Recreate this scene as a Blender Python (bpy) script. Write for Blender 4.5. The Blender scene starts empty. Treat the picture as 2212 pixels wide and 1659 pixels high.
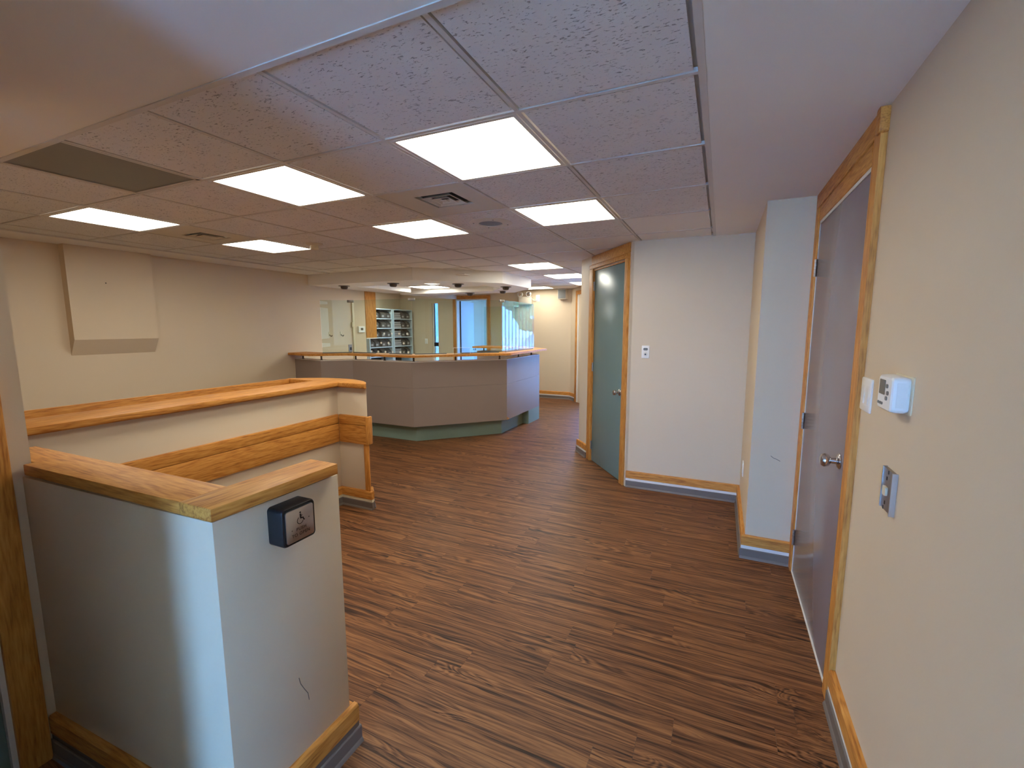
import bpy, bmesh, math, random
from mathutils import Vector, Matrix
random.seed(7)
sc = bpy.context.scene

# ------------------------------------------------------------------ camera
EYE = 1.56
F_PX, YAW, PITCH, ROLL = 973.0, -0.4325, -0.1275, -0.0014
cd = bpy.data.cameras.new('camera'); cam = bpy.data.objects.new('camera', cd)
sc.collection.objects.link(cam)
cd.sensor_fit = 'HORIZONTAL'; cd.sensor_width = 36.0; cd.lens = 36.0 * F_PX / 2212.0
cd.clip_start = 0.02; cd.clip_end = 300
_f = Vector((math.sin(YAW) * math.cos(PITCH), math.cos(YAW) * math.cos(PITCH), math.sin(PITCH)))
_r = Vector((math.cos(YAW), -math.sin(YAW), 0)); _u = _r.cross(_f)
_r2 = _r * math.cos(ROLL) + _u * math.sin(ROLL); _u2 = -_r * math.sin(ROLL) + _u * math.cos(ROLL)
cam.matrix_world = Matrix(((_r2.x, _u2.x, -_f.x, 0), (_r2.y, _u2.y, -_f.y, 0), (_r2.z, _u2.z, -_f.z, EYE), (0, 0, 0, 1)))
sc.camera = cam

# ------------------------------------------------------------------ world, exposure
SKY = 34.0
w = bpy.data.worlds.new('sky'); sc.world = w; w.use_nodes = True
bg = w.node_tree.nodes['Background']; bg.inputs[0].default_value = (0.19, 0.46, 1.0, 1); bg.inputs[1].default_value = SKY
vs = sc.view_settings; vs.view_transform = 'Standard'; vs.look = 'None'; vs.gamma = 1; vs.exposure = 1.05
vs.use_curve_mapping = False
sc.cycles.diffuse_bounces = 10; sc.cycles.max_bounces = 14; sc.cycles.transparent_max_bounces = 16
sd_ = bpy.data.lights.new('sun', 'SUN'); sd_.energy = 150; sd_.angle = .01; sd_.color = (.60, .82, 1)
sun = bpy.data.objects.new('sun', sd_); sc.collection.objects.link(sun); sun.rotation_euler = (0, math.radians(-48), 0)
LAMP = 6.9            # radiance of the fluorescent lenses
WARM = (1.0, 0.955, 0.83); NEUTRAL = (1.0, 0.985, 0.87)

def portal(loc, rot, sx, sy):
    ld = bpy.data.lights.new('daylight_portal', 'AREA'); ld.shape = 'RECTANGLE'; ld.size = sx; ld.size_y = sy
    ld.cycles.is_portal = True
    o = bpy.data.objects.new('daylight_portal', ld); sc.collection.objects.link(o)
    o.location = loc; o.rotation_euler = rot

# ------------------------------------------------------------------ materials
def nodes(name):
    m = bpy.data.materials.new(name); m.use_nodes = True
    nt = m.node_tree; b = nt.nodes['Principled BSDF']
    return m, nt, b
def N(nt, t, **k):
    n = nt.nodes.new(t)
    for a, v in k.items():
        if hasattr(n, a): setattr(n, a, v)
        else: n.inputs[a.replace('_', ' ')].default_value = v
    return n
def ramp(nt, fac, stops):
    r = nt.nodes.new('ShaderNodeValToRGB'); e = r.color_ramp.elements
    while len(e) < len(stops): e.new(0.5)
    for q, (p, c) in zip(e, stops):
        q.position = p; q.color = (c[0], c[1], c[2], 1) if len(c) == 3 else c
    nt.links.new(fac, r.inputs[0]); return r.outputs[0]
def lin(c): return tuple(((v / 255) / 12.92 if v / 255 < .04045 else ((v / 255 + .055) / 1.055) ** 2.4) for v in c)
def paint(name, rgb, rough=.55, bump=.02, scale=60, var=.05, spec=.4, metal=0):
    m, nt, b = nodes(name); L = nt.links
    tc = N(nt, 'ShaderNodeTexCoord')
    n1 = N(nt, 'ShaderNodeTexNoise'); n1.inputs['Scale'].default_value = 1.7; n1.inputs['Detail'].default_value = 4
    L.new(tc.outputs['Object'], n1.inputs[0])
    c = lin(rgb)
    L.new(ramp(nt, n1.outputs[0], [(.3, tuple(v * (1 - var) for v in c)), (.7, tuple(min(1, v * (1 + var)) for v in c))]), b.inputs['Base Color'])
    b.inputs['Roughness'].default_value = rough; b.inputs['Metallic'].default_value = metal
    b.inputs['Specular IOR Level'].default_value = spec
    if bump:
        n2 = N(nt, 'ShaderNodeTexNoise'); n2.inputs['Scale'].default_value = scale; n2.inputs['Detail'].default_value = 3
        L.new(tc.outputs['Object'], n2.inputs[0])
        bp = N(nt, 'ShaderNodeBump'); bp.inputs['Strength'].default_value = bump * 5; bp.inputs['Distance'].default_value = .002
        L.new(n2.outputs[0], bp.inputs['Height']); L.new(bp.outputs[0], b.inputs['Normal'])
    return m
def wood(name, axis, dark, mid, light, rough=.5, freq=60, stretch=.09):
    m, nt, b = nodes(name); L = nt.links
    tc = N(nt, 'ShaderNodeTexCoord'); mp = N(nt, 'ShaderNodeMapping'); L.new(tc.outputs['Object'], mp.inputs[0])
    s = [1, 1, 1]; s[axis] = stretch; mp.inputs['Scale'].default_value = s
    n1 = N(nt, 'ShaderNodeTexNoise'); n1.inputs['Scale'].default_value = 7; n1.inputs['Detail'].default_value = 2; n1.inputs['Distortion'].default_value = .8
    L.new(mp.outputs[0], n1.inputs[0])
    n2 = N(nt, 'ShaderNodeTexNoise'); n2.inputs['Scale'].default_value = 160; n2.inputs['Detail'].default_value = 2
    L.new(mp.outputs[0], n2.inputs[0])
    ml = N(nt, 'ShaderNodeMath', operation='MULTIPLY'); ml.inputs[1].default_value = freq; L.new(n1.outputs[0], ml.inputs[0])
    sn = N(nt, 'ShaderNodeMath', operation='SINE'); L.new(ml.outputs[0], sn.inputs[0])
    ad = N(nt, 'ShaderNodeMath', operation='MULTIPLY_ADD'); L.new(sn.outputs[0], ad.inputs[0]); ad.inputs[1].default_value = .09; ad.inputs[2].default_value = .06
    a2 = N(nt, 'ShaderNodeMath', operation='ADD'); L.new(ad.outputs[0], a2.inputs[0])
    m3 = N(nt, 'ShaderNodeMath', operation='MULTIPLY'); L.new(n2.outputs[0], m3.inputs[0]); m3.inputs[1].default_value = .88
    L.new(m3.outputs[0], a2.inputs[1])
    L.new(ramp(nt, a2.outputs[0], [(.2, lin(dark)), (.48, lin(mid)), (.8, lin(light))]), b.inputs['Base Color'])
    b.inputs['Roughness'].default_value = rough; b.inputs['Specular IOR Level'].default_value = .3
    bp = N(nt, 'ShaderNodeBump'); bp.inputs['Strength'].default_value = .12; bp.inputs['Distance'].default_value = .001
    L.new(n2.outputs[0], bp.inputs['Height']); L.new(bp.outputs[0], b.inputs['Normal'])
    return m
OAKC = ((150, 88, 34), (194, 130, 58), (214, 154, 78))
OAK = [wood('oak_along_' + 'xyz'[a], a, *OAKC) for a in range(3)]
def floor_mat():
    m, nt, b = nodes('walnut_vinyl_plank'); L = nt.links
    tc = N(nt, 'ShaderNodeTexCoord'); oi = N(nt, 'ShaderNodeObjectInfo'); ge = N(nt, 'ShaderNodeNewGeometry')
    rs = N(nt, 'ShaderNodeMath', operation='ADD'); L.new(oi.outputs['Random'], rs.inputs[0]); L.new(ge.outputs['Random Per Island'], rs.inputs[1])
    m1 = N(nt, 'ShaderNodeMath', operation='MULTIPLY'); L.new(rs.outputs[0], m1.inputs[0]); m1.inputs[1].default_value = 91.7
    cb = N(nt, 'ShaderNodeCombineXYZ'); L.new(m1.outputs[0], cb.inputs[0]); L.new(m1.outputs[0], cb.inputs[1])
    va = N(nt, 'ShaderNodeVectorMath', operation='ADD'); L.new(tc.outputs['Object'], va.inputs[0]); L.new(cb.outputs[0], va.inputs[1])
    mp = N(nt, 'ShaderNodeMapping'); mp.inputs['Scale'].default_value = (.17, 1, 1); L.new(va.outputs[0], mp.inputs[0])
    # cathedral figure and knots: contour lines of a warped low noise, only in patches
    n1 = N(nt, 'ShaderNodeTexNoise'); n1.inputs['Scale'].default_value = 10; n1.inputs['Detail'].default_value = 1.5; n1.inputs['Roughness'].default_value = .4; n1.inputs['Distortion'].default_value = 1.1
    L.new(mp.outputs[0], n1.inputs[0])
    ml = N(nt, 'ShaderNodeMath', operation='MULTIPLY'); ml.inputs[1].default_value = 72; L.new(n1.outputs[0], ml.inputs[0])
    sn = N(nt, 'ShaderNodeMath', operation='SINE'); L.new(ml.outputs[0], sn.inputs[0])
    mk = N(nt, 'ShaderNodeTexNoise'); mk.inputs['Scale'].default_value = 6.5; mk.inputs['Detail'].default_value = 1
    L.new(mp.outputs[0], mk.inputs[0]); mask = ramp(nt, mk.outputs[0], [(.54, (0, 0, 0)), (.64, (1, 1, 1))])
    fig = N(nt, 'ShaderNodeMath', operation='MULTIPLY'); L.new(sn.outputs[0], fig.inputs[0]); L.new(mask, fig.inputs[1])
    # fine streaks running with the plank
    mq = N(nt, 'ShaderNodeMapping'); mq.inputs['Scale'].default_value = (.022, 1, 1)
    wy = N(nt, 'ShaderNodeMath', operation='MULTIPLY'); L.new(n1.outputs[0], wy.inputs[0]); wy.inputs[1].default_value = .045
    wv = N(nt, 'ShaderNodeCombineXYZ'); L.new(wy.outputs[0], wv.inputs[1])
    vw = N(nt, 'ShaderNodeVectorMath', operation='ADD'); L.new(va.outputs[0], vw.inputs[0]); L.new(wv.outputs[0], vw.inputs[1]); L.new(vw.outputs[0], mq.inputs[0])
    n2 = N(nt, 'ShaderNodeTexNoise'); n2.inputs['Scale'].default_value = 120; n2.inputs['Detail'].default_value = 4; n2.inputs['Roughness'].default_value = .7; n2.inputs['Distortion'].default_value = .15
    L.new(mq.outputs[0], n2.inputs[0])
    n3 = N(nt, 'ShaderNodeTexNoise'); n3.inputs['Scale'].default_value = 42; n3.inputs['Detail'].default_value = 3; n3.inputs['Distortion'].default_value = .6
    L.new(mq.outputs[0], n3.inputs[0])
    def madd(x, k, c=None, cst=0):
        q = N(nt, 'ShaderNodeMath', operation='MULTIPLY_ADD'); L.new(x, q.inputs[0]); q.inputs[1].default_value = k
        if c is None: q.inputs[2].default_value = cst
        else: L.new(c, q.inputs[2])
        return q.outputs[0]
    v = madd(fig.outputs[0], .11, None, -.335)
    v = madd(n2.outputs[0], 1.0, v); v = madd(n3.outputs[0], .70, v); v = madd(rs.outputs[0], .02, v)
    col = ramp(nt, v, [(.30, lin((36, 21, 14))), (.42, lin((74, 46, 29))), (.53, lin((108, 69, 42))), (.72, lin((144, 99, 61)))])
    L.new(col, b.inputs['Base Color'])
    b.inputs['Roughness'].default_value = .48; b.inputs['Specular IOR Level'].default_value = .2
    bp = N(nt, 'ShaderNodeBump'); bp.inputs['Strength'].default_value = .15; bp.inputs['Distance'].default_value = .001
    L.new(n2.outputs[0], bp.inputs['Height']); L.new(bp.outputs[0], b.inputs['Normal'])
    return m
def tile_mat(name, rgb, depth):
    m, nt, b = nodes(name); L = nt.links
    tc = N(nt, 'ShaderNodeTexCoord'); oi = N(nt, 'ShaderNodeObjectInfo')
    m1 = N(nt, 'ShaderNodeMath', operation='MULTIPLY'); L.new(oi.outputs['Random'], m1.inputs[0]); m1.inputs[1].default_value = 57.3
    va = N(nt, 'ShaderNodeVectorMath', operation='ADD'); L.new(tc.outputs['Object'], va.inputs[0]); L.new(m1.outputs[0], va.inputs[1])
    mp = N(nt, 'ShaderNodeMapping'); mp.inputs['Scale'].default_value = (.45, 1, 1); L.new(va.outputs[0], mp.inputs[0])
    n1 = N(nt, 'ShaderNodeTexNoise'); n1.inputs['Scale'].default_value = 75; n1.inputs['Detail'].default_value = 3; n1.inputs['Roughness'].default_value = .6; n1.inputs['Distortion'].default_value = .5
    L.new(mp.outputs[0], n1.inputs[0])
    n0 = N(nt, 'ShaderNodeTexNoise'); n0.inputs['Scale'].default_value = 9; L.new(va.outputs[0], n0.inputs[0])
    q = N(nt, 'ShaderNodeMath', operation='MULTIPLY_ADD'); L.new(n0.outputs[0], q.inputs[0]); q.inputs[1].default_value = -.22; q.inputs[2].default_value = .11
    q2 = N(nt, 'ShaderNodeMath', operation='ADD'); L.new(n1.outputs[0], q2.inputs[0]); L.new(q.outputs[0], q2.inputs[1])
    pit = ramp(nt, q2.outputs[0], [(.32, (0, 0, 0)), (.40, (1, 1, 1))])
    nf = N(nt, 'ShaderNodeTexNoise'); nf.inputs['Scale'].default_value = 320; L.new(va.outputs[0], nf.inputs[0])
    c = lin(rgb)
    mx = N(nt, 'ShaderNodeMix', data_type='RGBA'); L.new(pit, mx.inputs[0])
    mx.inputs[6].default_value = (*[v * (1 - .55 * depth) for v in c], 1); mx.inputs[7].default_value = (*c, 1)
    L.new(mx.outputs[2], b.inputs['Base Color']); b.inputs['Roughness'].default_value = .9; b.inputs['Specular IOR Level'].default_value = .1
    h = N(nt, 'ShaderNodeMath', operation='MULTIPLY_ADD'); L.new(nf.outputs[0], h.inputs[0]); h.inputs[1].default_value = .25; L.new(pit, h.inputs[2])
    bp = N(nt, 'ShaderNodeBump'); bp.inputs['Strength'].default_value = .7 * depth; bp.inputs['Distance'].default_value = .003
    L.new(h.outputs[0], bp.inputs['Height']); L.new(bp.outputs[0], b.inputs['Normal'])
    return m
def emit(name, col, s):
    m, nt, b = nodes(name); nt.nodes.remove(b)
    e = N(nt, 'ShaderNodeEmission'); e.inputs[0].default_value = (*col, 1); e.inputs[1].default_value = s
    nt.links.new(e.outputs[0], nt.nodes['Material Output'].inputs[0]); return m
def glass(name, tint, rough=0.0):
    m, nt, b = nodes(name); nt.nodes.remove(b); L = nt.links
    t = N(nt, 'ShaderNodeBsdfTransparent'); t.inputs[0].default_value = (*tint, 1)
    g = N(nt, 'ShaderNodeBsdfGlossy'); g.inputs['Roughness'].default_value = rough
    f = N(nt, 'ShaderNodeFresnel'); ge = N(nt, 'ShaderNodeNewGeometry')      # same air-to-glass reflectance on both faces of the sheet
    io = N(nt, 'ShaderNodeMath', operation='MULTIPLY_ADD'); L.new(ge.outputs['Backfacing'], io.inputs[0]); io.inputs[1].default_value = 1 / 1.5 - 1.5; io.inputs[2].default_value = 1.5
    L.new(io.outputs[0], f.inputs[0])
    mx = N(nt, 'ShaderNodeMixShader'); L.new(f.outputs[0], mx.inputs[0]); L.new(t.outputs[0], mx.inputs[1]); L.new(g.outputs[0], mx.inputs[2])
    L.new(mx.outputs[0], nt.nodes['Material Output'].inputs[0]); return m
def translucent(name, rgb):
    m, nt, b = nodes(name); nt.nodes.remove(b); L = nt.links
    d = N(nt, 'ShaderNodeBsdfDiffuse'); d.inputs[0].default_value = (*lin(rgb), 1); t = N(nt, 'ShaderNodeBsdfTranslucent'); t.inputs[0].default_value = (*lin(rgb), 1)
    a = N(nt, 'ShaderNodeMixShader'); L.new(d.outputs[0], a.inputs[1]); L.new(t.outputs[0], a.inputs[2]); a.inputs[0].default_value = .5
    L.new(a.outputs[0], nt.nodes['Material Output'].inputs[0]); return m
def metal(name, rgb, rough): return paint(name, rgb, rough, 0, var=.03, metal=1.0)

M = dict(
    wall=paint('cream_wall_paint', (208, 189, 162), .6, .02, 90, .02),
    drywall=paint('white_ceiling_paint', (232, 228, 222), .7, .02, 90, .02),
    tile=tile_mat('fissured_ceiling_tile', (222, 220, 218), 1.0), tile2=tile_mat('smooth_ceiling_tile', (230, 227, 222), .12),
    tbar=paint('ceiling_grid_enamel', (205, 200, 194), .5, 0, var=.02),
    floor=floor_mat(), subfloor=paint('subfloor', (70, 50, 38), .8, 0),
    vinyl=paint('grey_vinyl_base', (112, 102, 94), .45, 0), white=paint('white_trim', (222, 218, 212), .45, 0, var=.02),
    door1=paint('mauve_door_paint', (134, 122, 122), .2, .01, 40, .02), door2=paint('sage_door_paint', (112, 132, 126), .28, .02, 30, .03),
    door3=paint('pale_door_paint', (205, 203, 205), .4, 0),
    counter=paint('taupe_laminate', (148, 132, 124), .5, .01, 200, .03), toe=paint('sage_laminate', (128, 148, 136), .45, 0),
    worktop=paint('white_laminate', (225, 220, 208), .35, 0),
    steel=metal('brushed_steel', (190, 188, 186), .32), chrome=metal('satin_chrome', (205, 202, 200), .16), dsteel=metal('dull_bracket_metal', (160, 155, 150), .4),
    bronze=paint('bronze_paint', (78, 66, 58), .4, 0), black=paint('black_plastic', (22, 23, 26), .3, 0), ink=paint('black_engraving', (25, 24, 28), .6, 0),
    plastic=paint('white_plastic', (232, 230, 226), .35, 0, var=.01), ivory=paint('ivory_plastic', (214, 202, 172), .4, 0),
    lcd=paint('grey_lcd', (88, 86, 74), .2, 0), grey=paint('grey_plastic', (110, 110, 108), .45, 0), dark=paint('dark_void', (28, 27, 27), .7, 0),
    lens_off=paint('unlit_lens', (98, 90, 84), .35, .02, 120, .03), vent=paint('vent_enamel', (205, 196, 180), .45, 0),
    lens=emit('lit_lens_warm', WARM, LAMP), lens2=emit('lit_lens_neutral', NEUTRAL, LAMP * 1.3), spot=emit('lit_spot', WARM, 5.0),
    glass=glass('green_tinted_glass', (.90, .955, .925)), clear=glass('clear_glass', (.95, .97, .97)), tinted=glass('tinted_window_glass', (.42, .47, .52)), dark_tint=glass('dark_tinted_window_glass', (.16, .18, .20)),
    frost=translucent('white_translucent_film', (250, 250, 246)), shelf=paint('pale_blue_laminate', (196, 214, 222), .45, 0),
    folder=paint('charcoal_card', (74, 70, 68), .7, 0), paper=paint('grey_paper', (165, 162, 160), .8, 0),
    patch=paint('glass_reflection_paint', (222, 216, 206), .8, .01), cable=paint('white_cable', (225, 222, 210), .5, 0),  # patch: pale colour standing for reflections in the counter glass
    asphalt=paint('pavement', (150, 158, 168), .9, .05, 20, .1), brick=paint('red_cladding', (190, 70, 66), .8, .05, 20, .1),
    leaf=paint('foliage', (110, 150, 105), .8, .3, 8, .4), bark=paint('bark', (80, 66, 54), .9, .2, 20, .2),
    car=paint('blue_grey_car_paint', (120, 140, 165), .25, 0), tyre=paint('tyre_rubber', (30, 30, 32), .8, 0), slat=paint('blind_slat', (120, 128, 134), .5, 0),
)

# ------------------------------------------------------------------ mesh helpers
COL = sc.collection
class MB:
    def __init__(s, fr=None): s.v = []; s.f = []; s.fr = fr
    def p(s, q):
        q = Vector(q)
        if s.fr: o, u, n = s.fr; q = o + u * q.x + n * q.y + Vector((0, 0, q.z))
        s.v.append(q); return len(s.v) - 1
    def ring(s, pts): return [s.p(q) for q in pts]
    def box(s, x0, x1, y0, y1, z0, z1):
        i = s.ring([(x, y, z) for z in (z0, z1) for x, y in ((x0, y0), (x1, y0), (x1, y1), (x0, y1))])
        s.f += [[i[3], i[2], i[1], i[0]], i[4:8]] + [[i[k], i[(k + 1) % 4], i[4 + (k + 1) % 4], i[4 + k]] for k in range(4)]; return s
    def loft(s, rings, close=True):
        R = [s.ring(r) for r in rings]; n = len(R[0])
        for a, b in zip(R, R[1:]):
            s.f += [[a[k], a[(k + 1) % n], b[(k + 1) % n], b[k]] for k in range(n)]
        if close: s.f += [R[0][::-1], R[-1]]
        return s
    def prism(s, poly, z0, z1): return s.loft([[(x, y, z0) for x, y in poly], [(x, y, z1) for x, y in poly]])
    def plate(s, poly, y0, y1):           # outline in the local x-z plane, thickness along local y
        return s.loft([[(x, y0, z) for x, z in poly], [(x, y1, z) for x, z in poly]])
    def lathe(s, prof, o, axis, seg=20):  # prof: (radius, height) pairs along axis
        o = Vector(o); a = Vector(axis).normalized(); t = a.orthogonal().normalized(); b = a.cross(t)
        rs = [[o + a * h + (t * math.cos(2 * math.pi * k / seg) + b * math.sin(2 * math.pi * k / seg)) * max(r, 1e-4) for k in range(seg)] for r, h in prof]
        return s.loft(rs)
    def tube(s, a, b, r, seg=10): a = Vector(a); b = Vector(b); return s.lathe([(r, 0), (r, (b - a).length)], a, b - a, seg)
    def path(s, pts, r, seg=6):
        for a, b in zip(pts, pts[1:]): s.tube(a, b, r, seg)
        return s
    def build(s, name, mat, parent=None, bevel=0, smooth=True, segs=2):
        me = bpy.data.meshes.new(name); me.from_pydata(s.v, [], s.f); me.validate()
        bm = bmesh.new(); bm.from_mesh(me)
        bmesh.ops.recalc_face_normals(bm, faces=bm.faces)
        if bevel:
            es = [e for e in bm.edges if len(e.link_faces) == 2 and e.calc_face_angle(0) > .6]
            bmesh.ops.bevel(bm, geom=es, offset=bevel, segments=segs, profile=.5, affect='EDGES', clamp_overlap=True)
        bm.to_mesh(me); bm.free()
        if smooth:
            for q in me.polygons: q.use_smooth = True
            me.set_sharp_from_angle(angle=math.radians(35))
        if isinstance(mat, str): mat = M[mat]
        me.materials.append(mat)
        return link(name, me, parent)
def link(name, me, parent=None):
    o = bpy.data.objects.new(name, me); COL.objects.link(o)
    if parent is not None:
        o.parent = parent
        if parent.type == 'EMPTY': o.matrix_parent_inverse = Matrix.Translation(-parent.location)
    return o
def tag(o, label, cat, group=None):
    o['label'] = label; o['category'] = cat
    if group: o['group'] = group
    return o
def thing(name, loc, label, cat, group=None):
    o = bpy.data.objects.new(name, None); COL.objects.link(o); o.location = loc; o.empty_display_size = .1
    return tag(o, label, cat, group)
def struct(o): o['kind'] = 'structure'; return o
def sroot(name, loc):
    o = bpy.data.objects.new(name, None); COL.objects.link(o); o.location = loc; o.empty_display_size = .1
    return struct(o)
def B(*a): return MB().box(*a)
def Fr(o, u):           # wall frame: u runs along the wall, n points into the room (left of u turned)
    o = Vector((o[0], o[1], 0)); u = Vector((u[0], u[1], 0)).normalized(); return (o, u, Vector((-u.y, u.x, 0)))
def rrect(x0, x1, z0, z1, r, k=4):
    out = []
    for cx, cz, a0 in ((x1 - r, z1 - r, 0), (x0 + r, z1 - r, 90), (x0 + r, z0 + r, 180), (x1 - r, z0 + r, 270)):
        for j in range(k + 1):
            a = math.radians(a0 + 90 * j / k); out.append((cx + r * math.cos(a), cz + r * math.sin(a)))
    return out
def wallseg(m, a, b, t, z0, z1):      # wall slab with front line a-b, thickness t to the right of a->b
    a = Vector(a); b = Vector(b); d = (b - a).normalized(); n = Vector((d.y, -d.x)) * t
    m.prism([tuple(a), tuple(a + n), tuple(b + n), tuple(b)], z0, z1); return m
CEIL = 2.33; TOP = 2.36

# ------------------------------------------------------------------ ceiling grid
TX = lambda i: -0.712 + 0.6096 * i
def TY(j):
    if j <= 1: return 1.002
    return 0.3755 + 0.6096 * j if j <= 7 else 4.6427 + 0.64 * (j - 7)
m = MB(); m.box(-7.6, .65, -3.35, 4.62, TOP, TOP + .1); m.box(-7.6, -.88, 4.62, 7.8, TOP, TOP + .1)
m.prism([(-7.6, 7.8), (-1.6, 7.8), (-2.8, 9.26), (-4.0, 9.26), (-4.0, 12.7), (-7.6, 12.7)], TOP, TOP + .1)
ceiling = struct(m.build('ceiling', 'drywall', smooth=False))
for a in ((-7.6, .62, -3.3, 1.002), (-.088, .62, 1.002, 4.4), (-5.70, -5.217, 1.002, 5.2)):
    B(*a, 2.326, TOP).build('drywall_panel', 'drywall', ceiling, smooth=False)
B(-5.217, -.088, .992, 1.014, 2.3225, 2.34).build('edge_trim', 'tbar', ceiling)
B(-.104, -.082, 1.002, 4.36, 2.3225, 2.34).build('edge_trim', 'tbar', ceiling)
B(-5.228, -5.206, 1.002, 5.0, 2.3225, 2.34).build('edge_trim', 'tbar', ceiling)
def gx(y):     # right-hand limit of the grid at depth y
    if y < 4.36: return -.1024
    if y < 5.35: return -.79 - (y - 4.349) * .76
    return -1.45
for i in range(-7, 2):
    x = TX(i); y1 = 4.36 if x > -.8 else (4.349 + (-.79 - x) / .76 if x > -1.5 else 9.2)
    if i < 1: B(x - .0085, x + .0085, 1.002, y1, 2.3312, 2.345).build('grid_bar', 'tbar', ceiling, smooth=False)
for j in range(2, 15):
    y = TY(j); B(-5.217, gx(y), y - .0085, y + .0085, 2.3308, 2.345).build('grid_bar', 'tbar', ceiling, smooth=False)
LIT = {(-1, 2): 0, (-3, 2): 0, (-6, 2): 0, (-1, 4): 0, (-3, 4): 0, (-6, 4): 0, (-3, 8): 1, (-3, 10): 1, (-3, 12): 1, (-5, 13): 1}
DEAD = (-4, 1); VENTS = ((-2, 3), (-6, 3))
tmesh = {}
tb = MB().box(-.5, .5, -.5, .5, 0, .012)
for k in ('tile', 'tile2'):
    o = tb.build('ceiling_tile', k, smooth=False); tmesh[k] = o.data; bpy.data.objects.remove(o)
rt = random.Random(3)
for i in range(-8, 1):
    for j in range(1, 14):
        if (i, j) in LIT or (i, j) == DEAD or (i, j) in VENTS: continue
        x0, x1, y0, y1 = max(TX(i), -5.217), TX(i + 1), TY(j), TY(j + 1)
        if j == 13: y1 = 9.2
        if y0 > 4.2 and x0 > gx(y0) - .05: continue
        if y0 > 4.0 and y1 > 4.4 and x0 > -.8: y1 = 4.36
        k = 'tile2' if (j >= 6 or (j >= 5 and i >= 0)) else 'tile'
        o = link('ceiling_tile', tmesh[k], ceiling)
        o.location = ((x0 + x1) / 2, (y0 + y1) / 2, 2.3325 + rt.uniform(0, .0015)); o.scale = (x1 - x0 - .033, y1 - y0 - .033, 1)
        o.rotation_euler.z = 0
# soffit over the counter with its shallow coffer
m = MB()
m.prism([(-5.66, 4.97), (-5.13, 4.97), (-5.13, 6.76), (-5.66, 6.76)], 2.17, 2.345)
m.prism([(-5.13, 4.97), (-3.745, 4.97), (-2.87, 5.90), (-2.85, 6.92), (-3.28, 6.65), (-3.28, 6.10), (-3.95, 5.43), (-5.13, 5.43)], 2.17, 2.345)
m.prism([(-2.85, 6.92), (-3.45, 7.60), (-5.66, 7.60), (-5.66, 7.12), (-3.65, 7.12), (-3.28, 6.65)], 2.17, 2.345)
m.build('soffit', 'drywall', ceiling, smooth=False)
B(-5.66, -3.2, 5.4, 7.2, 2.258, 2.268).build('coffer_ceiling', 'drywall', ceiling, smooth=False)

# ------------------------------------------------------------------ floor of vinyl planks
m = MB(); m.box(-7.6, .65, -3.35, 9.26, -.1, -.004); m.box(-7.6, -4.0, 9.26, 12.7, -.1, -.004)
floor = struct(m.build('floor', 'subfloor', smooth=False))
PW, PLN = .1245, .92
def pix(x, y, z=0):
    v = Vector((x, y, z - EYE)); d = v.dot(_f)
    if d < .1: return None
    return 1106 + F_PX * v.dot(_r2) / d, 829.5 - F_PX * v.dot(_u2) / d, d
SEEN = [(735, 1095), (808, 1107), (800, 938), (1165, 898), (1160, 852), (1248, 862), (1245, 985), (1340, 1045), (1590, 1082), (1598, 1215), (1705, 1250), (1776, 1500), (1840, 1720), (500, 1720), (765, 1530)]
def inpoly(x, y, P):
    c = False
    for (xa, ya), (xb, yb) in zip(P, P[1:] + P[:1]):
        if (ya > y) != (yb > y) and x < (xb - xa) * (y - ya) / (yb - ya) + xa: c = not c
    return c
cells = []
rp = random.Random(11); y = -3.24; row = 0
while y < 9.2:
    x = .56 - rp.uniform(0, PLN)
    xs = [.56, x]
    while x > -5.66: x -= PLN; xs.append(max(x, -5.70))
    for a, b in zip(xs, xs[1:]):
        if a - b < .03: continue
        score = 0
        for t in (.08, .3, .5, .7, .92):
            for ty in (.15, .5, .85):
                q = pix(b + (a - b) * t, y + PW * ty)
                if q and inpoly(q[0], q[1], SEEN): score += (a - b) / q[2] ** 3
        cells.append((score, b, a, y))
    y += PW
cells.sort(key=lambda c: -c[0])
G = .0004
o = MB().box(-PLN / 2, PLN / 2, -PW / 2 + G, PW / 2 - G, -.004, 0).build('plank', 'floor', smooth=False); pm = o.data; bpy.data.objects.remove(o)
rest = MB()
for n, (s, b, a, y) in enumerate(cells):
    if n < 300 and s > 0:
        o = link('plank', pm, floor); o.location = ((a + b) / 2, y + PW / 2, rp.uniform(-.0003, 0)); o.scale = ((a - b - 2 * G) / PLN, 1, 1)
    else: rest.box(b + G, a - G, y + G, y + PW - G, -.004, -.0002)
rest.build('plank_rest', 'floor', floor, smooth=False)['kind'] = 'stuff'
B(-7.5, -5.70, 5.9, 9.2, -.004, 0).build('side_room_floor', 'asphalt', floor, smooth=False)
B(-6.2, -4.0, 9.2, 12.6, -.004, 0).build('side_room_floor', 'asphalt', floor, smooth=False)

# ------------------------------------------------------------------ walls
def wall(name, m, mat='wall'): return struct(m.build(name, mat, smooth=False))
Z0 = -.05
m = B(-5.78, -5.66, .28, 6.15, Z0, TOP).box(-5.78, -5.66, 6.15, 9.2, 2.19, TOP); wall_left = wall('wall_left', m)
m = B(.497, .62, -3.3, 2.185, Z0, TOP).box(.497, .62, 3.215, 3.4, Z0, TOP).box(.497, .62, 2.185, 3.215, 2.17, TOP); wall_right = wall('wall_right', m)
B(.60, .62, 2.185, 3.215, Z0, 2.17).build('backing', 'wall', wall_right, smooth=False)
wall_pillar = wall('wall_pillar', B(.218, .62, 3.296, 4.349, Z0, TOP))
wall_socket = wall('wall_front', B(-.79, .62, 4.349, 4.47, Z0, TOP))
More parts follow.
